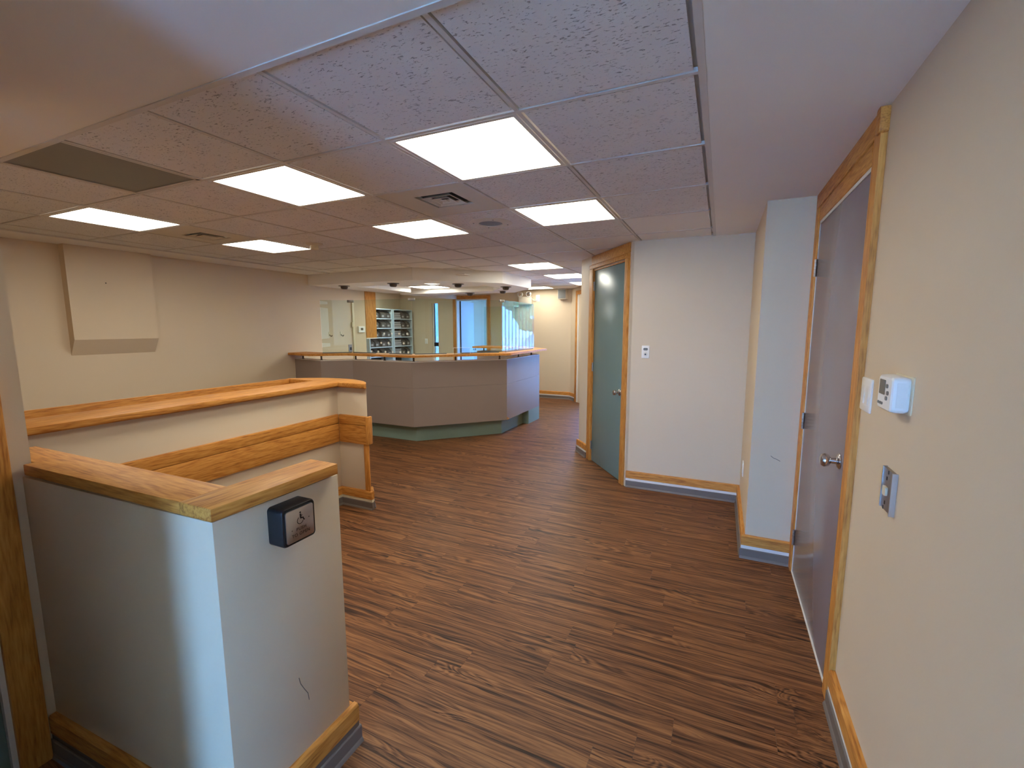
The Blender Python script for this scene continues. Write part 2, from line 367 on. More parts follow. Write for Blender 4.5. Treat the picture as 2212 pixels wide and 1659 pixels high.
# angled wall with the sage door
GU = Vector((-.535, .705)).normalized(); G0 = Vector((-.795, 4.351))
GF = (Vector((G0.x, G0.y, 0)), Vector((GU.x, GU.y, 0)), Vector((-GU.y, GU.x, 0)))
if GF[2].y > 0: GF = (GF[0], GF[1], -GF[2])
m = MB(GF); m.box(-.02, .075, -.12, 0, Z0, TOP).box(.86, 1.25, -.12, 0, Z0, TOP).box(.075, .86, -.12, 0, 2.185, TOP)
wall_angled = wall('wall_angled', m); MB(GF).box(.075, .86, -.12, -.10, Z0, 2.185).build('backing', 'wall', wall_angled, smooth=False)
# far wall with door opening and slit window, then the canted window wall
YB = 9.2
m = MB()
for a, b in ((-7.45, -6.375), (-6.20, -5.70), (-4.86, -2.86)): m.box(a, b, YB, YB + .12, Z0, TOP)
m.box(-5.70, -4.86, YB, YB + .12, 2.185, TOP); m.box(-6.375, -6.20, YB, YB + .12, 2.11, TOP); m.box(-6.375, -6.20, YB, YB + .12, Z0, .55)
wall_back = wall('wall_back', m)
CU = Vector((.65, -.76)).normalized(); C0 = Vector((-2.88, 9.2))
CF = (Vector((C0.x, C0.y, 0)), Vector((CU.x, CU.y, 0)), Vector((CU.y, -CU.x, 0)))
if CF[2].x > 0: CF = (CF[0], CF[1], -CF[2])
m = MB(CF); m.box(-.05, .60, -.12, 0, Z0, TOP).box(.60, 1.75, -.12, 0, 2.12, TOP).box(.60, 1.75, -.12, 0, Z0, .12).box(1.75, 1.95, -.12, 0, Z0, TOP)
wall_canted = wall('wall_canted', m)
e = C0 + CU * 1.9
m = B(e.x, -.93, e.y - .02, e.y + .1, Z0, TOP).box(-.93, -.81, 4.72, e.y + .1, Z0, TOP); wall('wall_corridor', m)
# side rooms behind the counter
wall('wall_file_room', B(-7.45, -7.32, 5.9, 9.2, Z0, TOP).box(-7.45, -5.79, 5.9, 6.02, Z0, TOP))
m = B(-6.2, -6.08, 9.32, 12.6, Z0, TOP).box(-6.2, -4.0, 12.5, 12.62, Z0, TOP)
m.box(-4.1, -3.98, 9.32, 9.75, Z0, TOP).box(-4.1, -3.98, 11.6, 12.5, Z0, TOP).box(-4.1, -3.98, 9.75, 11.6, Z0, .7).box(-4.1, -3.98, 9.75, 11.6, 2.15, TOP)
wall('wall_office', m)
portal((-3.99, 10.68, 1.42), (0, math.radians(90), 0), 1.45, 1.85)
# entrance side, behind and left of the camera
m = B(-2.27, -2.15, .54, .677, Z0, TOP).box(-2.27, -2.15, -.07, .07, Z0, TOP).box(-2.27, -2.15, .07, .54, 2.17, TOP)
wall_entry = wall('wall_entry', m)
wall('wall_near', B(-5.66, -2.27, .28, .40, Z0, TOP))
wall('wall_light_blocker', B(-2.15, -1.21, -.07, .05, Z0, TOP), 'door1')  # unseen wall added to cut the daylight, dark to reduce its bounce
wall('wall_vestibule', B(-1.33, -1.21, -3.3, -.07, Z0, TOP))
m = B(-1.33, -.92, -3.32, -3.2, Z0, TOP).box(-.12, .62, -3.32, -3.2, Z0, TOP).box(-.92, -.12, -3.32, -3.2, 2.15, TOP)
wall('wall_rear', m)
portal((-.52, -3.27, 1.08), (math.radians(-90), 0, 0), .75, 2.05)

# baseboards: oak strip over a pale gap over grey vinyl cove
def base_run(root, a, b, n, ext0=0, ext1=0, gap='white'):
    a = Vector(a); b = Vector(b); u = (b - a).normalized(); n = Vector(n).normalized()
    fr = (Vector((a.x, a.y, 0)), Vector((u.x, u.y, 0)), Vector((n.x, n.y, 0))); Ln = (b - a).length
    ax = 0 if abs(u.x) > abs(u.y) else 1
    MB(fr).loft([[(t, 0, .089), (t, .022, .089), (t, .022, .150), (t, .017, .158), (t, 0, .158)] for t in (-ext0, Ln + ext1)]).build('oak_strip', OAK[ax], root, smooth=False)
    MB(fr).box(-ext0, Ln + ext1, 0, .0195, .066, .0885).build('gap_strip', gap, root, smooth=False)
    e0, e1 = ext0 * 1.3, ext1 * 1.3
    MB(fr).loft([[(t, 0, 0), (t, .034, 0), (t, .030, .010), (t, .026, .016), (t, .026, .062), (t, .0235, .066), (t, 0, .066)] for t in (-e0, Ln + e1)]).build('vinyl_cove', 'vinyl', root, smooth=False)
def baseboard(name, runs):
    r = sroot(name, (runs[0][0][0], runs[0][0][1], 0))
    for q in runs: base_run(r, *q)
    return r
baseboard('baseboard_right', [((.497, -3.2), (.497, 2.08), (-1, 0))])
baseboard('baseboard_pillar', [((.477, 3.296), (.218, 3.296), (0, -1), 0, .022), ((.218, 3.297), (.218, 4.349), (-1, 0), 0, 0)])
baseboard('baseboard_front', [((.218, 4.349), (-.775, 4.349), (0, -1))])
p0, p1 = G0 + GU * .965, G0 + GU * 1.25
baseboard('baseboard_angled', [(tuple(p0), tuple(p1), (GF[2].x, GF[2].y), 0, .022)])
p0, p1 = C0, C0 + CU * .27
baseboard('baseboard_back', [((-4.78, YB), (-2.88, YB), (0, -1)), (tuple(p0), tuple(p1), (CF[2].x, CF[2].y))])
baseboard('baseboard_left', [((-5.66, .4), (-5.66, 4.62), (1, 0))])

# ------------------------------------------------------------------ doors
def hinge(fr, x, z, y, parent, h=.1):
    m = MB(fr)
    for k in range(5):
        zz = z - h / 2 + k * h / 5
        m.loft([[(x + .007 * math.cos(2 * math.pi * q / 10), y + .007 * math.sin(2 * math.pi * q / 10), zz + d) for q in range(10)] for d in (.001, h / 5 - .001)])
    m.box(x - .002, x + .028, y - .010, y - .0065, z - h / 2, z + h / 2)
    return m.build('hinge', 'steel', parent)
def knob(fr, x, z, y, parent):
    o, u, n = fr; c = o + u * x + n * y + Vector((0, 0, z))
    k = MB().lathe([(.0, .034), (.016, .034), (.024, .040), (.0285, .050), (.0285, .058), (.024, .067), (.014, .071), (0, .072)], c, n, 24).build('knob', 'chrome', parent)
    MB().lathe([(.034, 0), (.034, .004), (.026, .010), (.013, .014), (.011, .036)], c, n, 24).build('rose', 'chrome', k)
# door_1: mauve door in the right wall.  local x runs along +y, n = -x
D1 = (Vector((.497, 0, 0)), Vector((0, 1, 0)), Vector((-1, 0, 0)))
d1 = sroot('door_1', (.497, 2.7, 0))
leaf = MB(D1).box(2.205, 3.192, -.032, .008, .012, 2.142).build('door_leaf', 'door1', d1, .002)
m = MB(D1); m.box(2.187, 2.203, -.1, .010, 0, 2.168).box(3.194, 3.214, -.1, .010, 0, 2.168).box(2.187, 3.214, -.1, .010, 2.144, 2.168)
m.build('jamb', 'white', d1, smooth=False)
MB(D1).box(2.187, 3.2, -.1, .012, 0, .010).build('threshold', 'white', d1, smooth=False)
MB(D1).loft([[(2.082, 0, z), (2.195, 0, z), (2.195, .014, z), (2.168, .020, z), (2.160, .016, z), (2.155, .022, z), (2.082, .022, z)] for z in (0, 2.243)]).build('casing', OAK[2], d1, smooth=False)
MB(D1).box(3.206, 3.294, 0, .02, 0, 2.243).build('casing', OAK[2], d1, .003)
MB(D1).box(2.195, 3.206, 0, .016, 2.160, 2.241).build('head_casing', OAK[1], d1, .002)
MB(D1).box(2.10, 3.294, 0, .020, 2.244, 2.326).build('head_board', OAK[1], d1, .002)
MB(D1).plate(rrect(2.072, 2.118, 2.235, 2.325, .012), 0, .030).build('corner_block', OAK[1], d1, .002)
for z in (1.895, .985, .235): hinge(D1, 3.196, z, .016, leaf)
knob(D1, 2.282, .985, .008, leaf)
# door_2: sage door in the angled wall
d2 = sroot('door_2', (G0.x, G0.y, 0))
leaf = MB(GF).box(.092, .846, -.040, -.004, .010, 2.165).build('door_leaf', 'door2', d2, .002)
m = MB(GF); m.box(.077, .090, -.1, .002, 0, 2.18).box(.848, .861, -.1, .002, 0, 2.18).box(.077, .861, -.1, .002, 2.168, 2.182); m.build('jamb', OAK[2], d2, smooth=False)
for a, b in ((.0, .082), (.856, .955)): MB(GF).box(a, b, 0, .02, 0, 2.19).build('casing', OAK[2], d2, .004)
MB(GF).box(.0, .955, 0, .022, 2.19, 2.235).build('head_casing', OAK[0], d2, .004)
MB(GF).box(.0, .90, 0, .018, 2.236, 2.327).build('head_board', OAK[0], d2, .002)
for z in (2.0, 1.10, .19): hinge(GF, .850, z, .004, leaf)
knob(GF, .158, .905, -.004, leaf)
# door_3: white door standing open in the far wall
D3 = (Vector((0, YB, 0)), Vector((1, 0, 0)), Vector((0, -1, 0)))
d3 = sroot('door_3', (-5.28, YB, 0))
for a, b in ((-5.775, -5.70), (-4.86, -4.785)): MB(D3).box(a, b, 0, .02, 0, 2.185).build('casing', OAK[2], d3, .004)
MB(D3).box(-5.775, -4.785, 0, .02, 2.185, 2.265).build('head_casing', OAK[0], d3, .004)
m = MB(D3); m.box(-5.70, -5.67, -.13, .006, 0, 2.185).box(-4.89, -4.86, -.13, .006, 0, 2.185).box(-5.67, -4.89, -.13, .006, 2.155, 2.185); m.build('jamb', 'white', d3, smooth=False)
ang = math.radians(97); HX = Vector((-5.665, YB + .125, 0)); HU = Vector((math.cos(ang), math.sin(ang), 0))
HF = (HX, HU, Vector((HU.y, -HU.x, 0)))
leaf = MB(HF).box(0.01, .80, -.02, .02, .01, 2.15).build('door_leaf', 'door3', d3)
MB(HF).box(-.004, .010, -.024, .024, .01, 2.15).build('hinge_edge', 'bronze', leaf, smooth=False)
knob(HF, .74, .98, .02, leaf)
# door_4: sage door at the left edge of the view (wall_entry, facing +x)
D4 = (Vector((-2.15, 0, 0)), Vector((0, 1, 0)), Vector((1, 0, 0)))
d4 = sroot('door_4', (-2.15, .3, 0))
MB(D4).box(.085, .525, -.05, -.012, .01, 2.13).build('door_leaf', 'door2', d4)
m = MB(D4); m.box(.07, .083, -.12, .004, 0, 2.15).box(.527, .541, -.12, .004, 0, 2.15).box(.07, .541, -.12, .004, 2.135, 2.15); m.build('jamb', 'white', d4, smooth=False)
MB(D4).box(.541, .622, 0, .02, 0, 2.15).build('casing', OAK[2], d4, .003); MB(D4).box(-.01, .07, 0, .02, 0, 2.15).build('casing', OAK[2], d4, .003)
MB(D4).box(-.01, .622, 0, .02, 2.15, 2.23).build('head_casing', OAK[1], d4, .003)
# door_5: frame beside the canted window, door_6: glazed entrance behind the camera
d5 = sroot('door_5', (C0.x + CU.x * .35, C0.y + CU.y * .35, 0))
MB(CF).box(.27, .345, 0, .02, 0, 2.19).build('casing', OAK[2], d5, .003); MB(CF).box(.27, 1.9, 0, .02, 2.19, 2.27).build('head_casing', OAK[0], d5, .003)
MB(CF).box(.345, .40, -.02, .012, 0, 2.19).build('jamb', 'white', d5, smooth=False)
d6 = sroot('door_6', (-.52, -3.26, 0))
m = MB(); m.box(-.92, -.86, -3.30, -3.22, 0, 2.15).box(-.18, -.12, -3.30, -3.22, 0, 2.15).box(-.86, -.18, -3.30, -3.22, 2.09, 2.15).box(-.86, -.18, -3.30, -3.22, 0, .12)
m.build('frame', 'grey', d6); B(-.86, -.18, -3.262, -3.256, .12, 2.09).build('pane', 'clear', d6, smooth=False)

# windows
w1 = sroot('window_1', (C0.x + CU.x * 1.07, C0.y + CU.y * 1.07, .12))
m = MB(CF)
for a, b in ((.60, .64), (1.71, 1.75)): m.box(a, b, -.09, -.03, .12, 2.12)
m.box(.64, 1.71, -.09, -.03, .12, .17).box(.64, 1.71, -.09, -.03, 2.07, 2.12); m.build('frame', 'white', w1, smooth=False)
MB(CF).box(.64, 1.71, -.063, -.057, .17, 2.07).build('pane', 'tinted', w1, smooth=False)
c = CF[0] + CF[1] * 1.175 - CF[2] * .1
portal((c.x, c.y, 1.12), (math.radians(90), 0, math.atan2(CF[1].y, CF[1].x)), 1.1, 1.95)
w2 = sroot('window_2', (-6.29, YB + .06, .55))
m = B(-6.375, -6.35, YB + .03, YB + .1, .55, 2.11).box(-6.225, -6.20, YB + .03, YB + .1, .55, 2.11); m.build('frame', 'white', w2, smooth=False)
B(-6.35, -6.225, YB + .03, YB + .1, 1.08, 1.17).build('mid_rail', 'black', w2, smooth=False)
m = B(-6.35, -6.225, YB + .06, YB + .066, .55, 1.08).box(-6.35, -6.225, YB + .06, YB + .066, 1.17, 2.11); m.build('pane', 'dark_tint', w2, smooth=False)
w3 = sroot('window_3', (-4.04, 10.67, .7))
m = B(-4.07, -4.02, 9.75, 9.79, .7, 2.15).box(-4.07, -4.02, 11.56, 11.6, .7, 2.15).box(-4.07, -4.02, 9.79, 11.56, .7, .74).box(-4.07, -4.02, 9.79, 11.56, 2.11, 2.15); m.build('frame', 'white', w3, smooth=False)
B(-4.048, -4.042, 9.79, 11.56, .74, 2.11).build('pane', 'tinted', w3, smooth=False)

# ------------------------------------------------------------------ ceiling fixtures
def troffer(x0, x1, y0, y1, z, mat, label, group='lit ceiling light panels'):
    t = thing('ceiling_light', ((x0 + x1) / 2, (y0 + y1) / 2, z), label, 'light', group)
    m = MB(); f = .018
    m.box(x0, x1, y0, y0 + f, z, z + .012).box(x0, x1, y1 - f, y1, z, z + .012).box(x0, x0 + f, y0 + f, y1 - f, z, z + .012).box(x1 - f, x1, y0 + f, y1 - f, z, z + .012)
    m.build('frame', 'tbar', t, smooth=False)
    B(x0 + f, x1 - f, y0 + f, y1 - f, z + .004, z + .010).build('lens', mat, t, smooth=False)
LL = {(-1, 2): 'largest lit square ceiling panel, nearest the camera', (-3, 2): 'lit ceiling panel next to the plain tile beside the dark panel',
      (-6, 2): 'lit ceiling panel at far left above the boxed wall chase', (-1, 4): 'lit ceiling panel beside the round ceiling speaker, on its right',
      (-3, 4): 'lit ceiling panel just beyond the near air vent', (-6, 4): 'lit ceiling panel beside the small smoke detector',
      (-3, 8): 'lit ceiling panel just before the soffit corner, nearest in the corridor', (-3, 10): 'second lit ceiling panel along the corridor, partly behind the angled wall',
      (-3, 12): 'third lit ceiling panel in the corridor, only its left end showing', (-5, 13): 'farthest lit ceiling panel, above the emergency light'}
for (i, j), k in LIT.items():
    if j == 13:
        troffer(TX(i) + .013, TX(i + 1) - .013, 8.40, 8.96, 2.331, 'lens2', LL[(i, j)]); B(TX(i) + .012, TX(i + 1) - .012, 8.975, 9.19, 2.337, 2.349).build('ceiling_tile', 'tile2', ceiling, smooth=False); continue
    troffer(TX(i) + .013, TX(i + 1) - .013, TY(j) + .013, TY(j + 1) - .013, 2.331, 'lens2' if k else 'lens', LL[(i, j)])
troffer(-6.75, -6.15, 7.4, 8.0, 2.336, 'lens2', 'added unseen light panel on the ceiling of the shelving room')  # added lamp, out of view, to brighten the shelving room
troffer(TX(-7) + .013, TX(-6) - .013, TY(12) + .013, TY(13) - .013, 2.331, 'lens2', 'added unseen light panel behind the soffit, above the staff side of the counter')  # added lamp hidden by the soffit, brightens the far wall
troffer(-5.03, -4.45, 6.5, 7.05, 2.246, 'lens2', 'lit panel inside the soffit coffer, farther one')
troffer(-4.42, -3.86, 5.8, 6.35, 2.246, 'lens2', 'lit panel inside the soffit coffer, nearer one')
i, j = DEAD
t = thing('ceiling_light', (TX(i) + .3, TY(j) + .3, 2.331), 'unlit dark grey ceiling light panel beside the plain drywall ceiling', 'light')
x0, x1, y0, y1 = TX(i) + .013, TX(i + 1) - .013, TY(j) + .013, TY(j + 1) - .013
MB().box(x0, x1, y0, y0 + .014, 2.331, 2.343).box(x0, x1, y1 - .014, y1, 2.331, 2.343).box(x0, x0 + .014, y0, y1, 2.331, 2.343).box(x1 - .014, x1, y0, y1, 2.331, 2.343).build('frame', 'tbar', t, smooth=False)
B(x0 + .014, x1 - .014, y0 + .014, y1 - .014, 2.335, 2.341).build('lens', 'lens_off', t, smooth=False)
def sqring(m, cx, cy, a):      # one flared square cone of a diffuser
    q = lambda r, z: [(cx - r, cy - r, z), (cx + r, cy - r, z), (cx + r, cy + r, z), (cx - r, cy + r, z)]
    m.loft([q(a, 2.331), q(a - .026, 2.349), q(a - .030, 2.349), q(a - .008, 2.331), q(a, 2.331)], False)
def vent(i, j, cx, cy, label):
    t = thing('air_vent', (TX(i) + .3, TY(j) + .3, 2.33), label, 'vent', 'square ceiling air vents')
    x0, x1, y0, y1 = TX(i) + .012, TX(i + 1) - .012, TY(j) + .012, TY(j + 1) - .012; a = .135
    m = MB(); z = 2.334
    m.box(x0, x1, y0, cy - a, z, z + .01).box(x0, x1, cy + a, y1, z, z + .01).box(x0, cx - a, cy - a, cy + a, z, z + .01).box(cx + a, x1, cy - a, cy + a, z, z + .01)
    m.build('panel', 'vent', t, smooth=False)
    B(cx - a, cx + a, cy - a, cy + a, 2.356, 2.359).build('throat', 'dark', t, smooth=False)
    for r in (.104, .062):
        m = MB(); sqring(m, cx, cy, r); m.build('louvre', 'vent', t, smooth=False)
    B(cx - .020, cx + .020, cy - .020, cy + .020, 2.331, 2.334).build('core', 'vent', t, smooth=False)
vent(-2, 3, -1.60, 2.475, 'square air vent in a white metal panel beside the largest light')
vent(-6, 3, -4.09, 2.555, 'square air vent between the two left light panels, near the left wall')
t = thing('ceiling_speaker', (-1.625, 3.14, 2.337), 'round white ceiling speaker with a grey grille beside a light panel', 'speaker')
MB().lathe([(.165, 0), (.165, -.006), (.150, -.011), (.092, -.011), (.090, -.006), (.090, 0)], (-1.625, 3.14, 2.338), (0, 0, 1), 36).build('rim', 'vent', t)
MB().lathe([(.089, 0), (.089, -.005), (.05, -.009), (0, -.010)], (-1.625, 3.14, 2.337), (0, 0, 1), 30).build('grille', 'grey', t)
for k in range(4):
    a = .6 + k * math.pi / 2; MB().lathe([(.006, 0), (.006, -.013), (0, -.014)], (-1.625 + .13 * math.cos(a), 3.14 + .13 * math.sin(a), 2.338), (0, 0, 1), 8).build('screw', 'bronze', t)
t = thing('smoke_detector', (-3.52, 3.19, 2.337), 'small off-white smoke detector hanging beside a light panel corner', 'detector')
MB().lathe([(.075, 0), (.075, -.012), (.060, -.020), (.045, -.022)], (-3.52, 3.19, 2.338), (0, 0, 1), 24).build('base', 'vent', t)
MB().lathe([(.034, -.020), (.040, -.040), (.036, -.056), (.020, -.062), (0, -.062)], (-3.52, 3.19, 2.338), (0, 0, 1), 20).build('head', 'ivory', t)
DL = [(-5.22, 5.25, 'dark recessed downlight at the left end of the counter soffit'), (-4.29, 5.25, 'dark recessed downlight in the front edge of the soffit, left of its corner'),
      (-3.50, 5.72, 'dark recessed downlight in the angled front of the soffit'), (-3.08, 6.45, 'dark recessed downlight near the right corner of the soffit'),
      (-3.46, 7.12, 'lit downlight at the back right of the soffit'), (-4.25, 7.36, 'dark recessed downlight above the far oak door frame')]
for k, (x, y, lb) in enumerate(DL):
    t = thing('downlight', (x, y, 2.17), lb, 'light', 'soffit downlights')
    MB().lathe([(.085, 0), (.085, -.006), (.060, -.010), (.052, -.004)], (x, y, 2.17), (0, 0, 1), 24).build('trim_ring', 'vent' if k == 4 else 'bronze', t)
    MB().lathe([(.052, -.002), (.052, -.030), (.040, -.048), (.034, -.048), (.030, -.040)], (x, y, 2.17), (0, 0, 1), 24).build('eyeball', 'bronze', t)
    MB().lathe([(.030, -.040), (.029, -.043), (0, -.043)], (x, y, 2.17), (0, 0, 1), 16).build('bulb', 'spot' if k == 4 else 'dark', t)

# ------------------------------------------------------------------ planter half wall (left middle)
t = thing('planter_wall', (-3.1, 1.9, 0), 'cream planter half wall with oak cap, handrail boards and curved end', 'half wall')
ARC = [(-2.645, 2.848), (-2.72, 2.930), (-2.80, 2.985), (-2.89, 3.025), (-2.98, 3.050), (-3.06, 3.060), (-3.15, 3.058), (-3.24, 3.045), (-3.33, 3.020), (-3.42, 2.975), (-3.50, 2.925), (-3.575, 2.875)]
ins = lambda q, d: (-3.08 + (q[0] + 3.08) * (1 - d), 2.80 + (q[1] - 2.80) * (1 - d * 2.2))
m = MB(); m.box(-3.20, -2.99, .42, 2.87, 0, 1.045)
m.prism([(-3.53, 2.86), (-2.665, 2.87)] + [ins(q, .04) for q in ARC[1:]], 0, 1.045)
m.box(-3.575, -3.557, .42, 2.87, 0, 1.04)
m.build('wall', 'wall', t, .003)
B(-3.556, -3.19, .42, 2.87, .60, .62).build('liner', 'white', t, smooth=False)
cap = [(-2.932, .42), (-2.932, 2.822), (-2.645, 2.822)] + ARC + [(-3.575, 2.842), (-3.226, 2.828), (-3.226, .42)]
MB().prism(cap, 1.056, 1.090).build('cap', OAK[1], t, .003)
B(-2.985, -2.962, .42, 2.85, 1.046, 1.056).build('cap_recess_or_shadow_strip', OAK[1], t)
B(-2.985, -2.66, 2.846, 2.868, 1.046, 1.056).build('cap_recess_or_shadow_strip', OAK[0], t)
B(-3.556, -3.540, .42, 2.845, .80, 1.090).build('lining_board', OAK[1], t, .002)
B(-3.540, -3.20, 2.842, 2.858, .80, 1.055).build('lining_board', OAK[0], t)
for z0, z1, nm in ((.5675, .728, 'handrail_board'), (.731, .808, 'handrail_board')):
    B(-2.99, -2.966, .42, 2.846, z0, z1).build(nm, OAK[1], t, .003)
    B(-2.966, -2.668, 2.846, 2.870, z0, z1).build(nm, OAK[0], t, .003)
B(-2.668, -2.644, 2.842, 2.905, .5675, .808).build('end_cap', OAK[2], t, .008)
B(-2.708, -2.660, 2.856, 2.874, .14, .567).build('corner_trim', OAK[2], t, .003)
for a in (((-2.99, .42), (-2.99, 2.87), (1, 0), 0, 0), ((-2.99, 2.87), (-2.655, 2.87), (0, -1), 0, .022), ((-2.656, 2.871), (-2.74, 2.955), (.7, .7), 0, 0)):
    base_run(t, *a, gap='ivory')

# ------------------------------------------------------------------ near half wall with the door button
t = thing('half_wall', (-1.235, .9, 0), 'cream half wall with thick oak cap, nearest the camera', 'half wall')
m = MB(); m.prism([(-1.185, .691), (-1.185, 1.120), (-1.285, 1.120), (-1.285, .79), (-2.15, .765), (-2.15, .650)], 0, 1.050)
m.build('wall', 'wall', t, .002)
MB().prism([(-1.200, .705), (-1.200, 1.095), (-1.275, 1.095), (-1.275, .79), (-2.15, .76), (-2.15, .67)], 1.050, 1.060).build('cap_recess_or_shadow_strip', 'bronze', t, smooth=False)  # dark strip painted for the shadow gap under the cap
MB().prism([(-1.163, .677), (-1.165, 1.103), (-1.2935, 1.105), (-1.2935, .674)], 1.060, 1.096).build('cap', OAK[1], t, .002)
MB().prism([(-1.2945, .674), (-1.2945, .804), (-2.16, .786), (-2.42, .781), (-2.42, .680), (-2.13, .680), (-2.13, .650)], 1.060, 1.096).build('cap', OAK[0], t, .002)
base_run(t, (-1.185, .691), (-1.185, 1.12), (1, 0), 0, .022, 'vinyl')
base_run(t, (-1.185, .691), (-2.148, .650), (.04, -1), .022, 0, 'vinyl')
base_run(t, (-1.186, 1.12), (-1.285, 1.12), (0, 1), 0, 0)
S_ = (Vector((-1.1848, 0, 0)), Vector((0, 1, 0)), Vector((1, 0, 0)))
def stroke(name, pts, w, fr, parent, mat):      # a thin mark lying on a surface
    m = MB(fr)
    for (a, b), (c, d) in zip(pts, pts[1:]):
        L = math.hypot(c - a, d - b); nx, nz = -(d - b) / L * w, (c - a) / L * w
        m.plate([(a + nx, b + nz), (a - nx, b - nz), (c - nx, d - nz), (c + nx, d + nz)], 0, .0006)
    return m.build(name, mat, parent, smooth=False)
stroke('scuff', [(.915, .430), (.920, .405), (.932, .378), (.945, .352), (.948, .325)], .0012, S_, t, 'vinyl')
# push button
bt = thing('door_push_button', (-1.185, .905, .975), 'square steel push to open button in a black box on the half wall', 'button')
BF = (Vector((-1.185, .9055, .9725)), Vector((0, 1, 0)), Vector((1, 0, 0)))
a = .0585
MB(BF).loft([[(x, y, z) for x, z in rrect(-a * s, a * s, -a * s, a * s, .012)] for y, s in ((0, 1), (.056, 1), (.060, .97))]).build('box', 'black', bt)
MB(BF).plate(rrect(-.053, .053, -.053, .053, .010), .060, .0605).build('gasket', 'dark', bt)
pl = MB(BF).loft([[(x, y, z) for x, z in rrect(-.049 * s, .049 * s, -.049 * s, .049 * s, .007)] for y, s in ((.0605, 1), (.0645, 1), (.0655, .97))]).build('plate', 'steel', bt)
PY0, PY1 = .0655, .0658
def ptext(txt, x, z, size):
    cu = bpy.data.curves.new('lettering', 'FONT'); cu.body = txt; cu.size = size; cu.align_x = 'CENTER'; cu.extrude = .0001; cu.space_character = 1.15
    tmp = bpy.data.objects.new('lettering', cu); COL.objects.link(tmp); bpy.context.view_layer.update()
    me = bpy.data.meshes.new_from_object(tmp.evaluated_get(bpy.context.evaluated_depsgraph_get())); bpy.data.objects.remove(tmp)
    o, u, n = BF
    for v in me.vertices: v.co = o + u * (v.co.x + x) + n * (PY1 + v.co.z) + Vector((0, 0, v.co.y + z))
    me.materials.clear(); me.materials.append(M['ink']); link('lettering', me, pl)
ptext('PUSH', .002, -.0185, .0135); ptext('TO OPEN', 0, -.0345, .0135)
m = MB(BF)
def disc(cx, cz, r, k=16): m.plate([(cx + r * math.cos(2 * math.pi * q / k), cz + r * math.sin(2 * math.pi * q / k)) for q in range(k)], PY0, PY1)
def bar(x0, z0, x1, z1, wd):
    L = math.hypot(x1 - x0, z1 - z0); nx, nz = -(z1 - z0) / L * wd / 2, (x1 - x0) / L * wd / 2
    m.plate([(x0 + nx, z0 + nz), (x0 - nx, z0 - nz), (x1 - nx, z1 - nz), (x1 + nx, z1 + nz)], PY0, PY1)
disc(.001, .0345, .0028); bar(.0012, .030, .0022, .0155, .0050); bar(.0015, .0245, .0085, .0235, .0020); bar(.001, .0165, .0100, .0160, .0036); bar(.0095, .0170, .0130, .0075, .0036); bar(.012, .0078, .0160, .0090, .0026)
pts = [(-.0005 + .0105 * math.cos(math.radians(q)), .0105 + .0105 * math.sin(math.radians(q))) for q in range(115, 346, 15)]
for (xa, za), (xb, zb) in zip(pts, pts[1:]): bar(xa, za, xb, zb, .0020)
m.build('wheelchair_symbol', 'ink', pl, smooth=False)
for x, z in ((-.030, -.012), (.031, .010)):
    m = MB(BF); disc(x, z, .0022, 10); m.build('screw', 'grey', pl, smooth=False)

# ------------------------------------------------------------------ reception counter
rc = thing('reception_counter', (-3.9, 5.6, 0), 'taupe angled reception counter with raised oak ledge and sage toe kick', 'counter')
PN = [(-5.659, 4.66), (-5.0, 4.53), (-4.70, 4.815), (-3.668, 4.815), (-2.742, 5.763), (-2.742, 7.04), (-3.42, 7.74), (-4.25, 7.74)]
def offset(P, d):       # inward offset of an open polyline (inside is to the left of travel)
    out = []
    for k in range(len(P)):
        ns = []
        for a, b in ((k - 1, k), (k, k + 1)):
            if a < 0 or b >= len(P): continue
            e = (Vector(P[b]) - Vector(P[a])).normalized(); ns.append(Vector((-e.y, e.x)))
        n = ns[0] if len(ns) == 1 else (ns[0] + ns[1]).normalized()
        c = 1 if len(ns) == 1 else n.dot(ns[0])
        q = Vector(P[k]) + n * d / max(c, .4)
        out.append((q.x, q.y))
    return out
def fixwall(P): P[0] = (-5.659, P[0][1]); return [(max(x, -5.659), y) for x, y in P]
IN = fixwall(offset(PN, .04)); IN2 = fixwall(offset(PN, .14)); TK = fixwall(offset(PN, .11)); TK2 = fixwall(offset(PN, .13))
for k in range(len(PN) - 1):
    for z0, z1 in ((.22, .741), (.743, 1.088)):
        q0, q1 = Vector(PN[k]), Vector(PN[k + 1]); e = (q1 - q0).normalized() * .0006
        MB().prism([tuple(q0 + e), tuple(q1 - e), IN[k + 1], IN[k]], z0, z1).build('front_panel', 'counter', rc, smooth=False)
for k in range(5):
    MB().prism([TK[k], TK[k + 1], TK2[k + 1], TK2[k]], 0, .222).build('toe_kick', 'toe', rc, smooth=False)
B(-2.86, -2.743, 6.575, 7.04, 0, .2195).build('end_block', 'toe', rc, smooth=False)
for k in range(len(PN) - 1):
    MB().prism([IN[k], IN[k + 1], IN2[k + 1], IN2[k]], .223, 1.084).build('inner_wall', 'counter' if k > 4 else 'worktop', rc, smooth=False)
A2 = fixwall(offset(PN, .004)); B2 = fixwall(offset(PN, .15)); B3 = fixwall(offset(PN, .75))
for k in range(len(PN) - 1):
    MB().prism([A2[k], A2[k + 1], B2[k + 1], B2[k]], 1.088, 1.096).build('panel_top', 'worktop', rc, smooth=False)
for k in range(5): MB().prism([IN2[k], IN2[k + 1], B3[k + 1], B3[k]], .72, .75).build('worktop', 'worktop', rc, smooth=False)
LO = [(-5.659, 4.55), (-5.11, 4.45), (-4.72, 4.745), (-3.63, 4.742), (-2.658, 5.715), (-2.655, 7.15), (-3.36, 7.86), (-4.25, 7.86)]
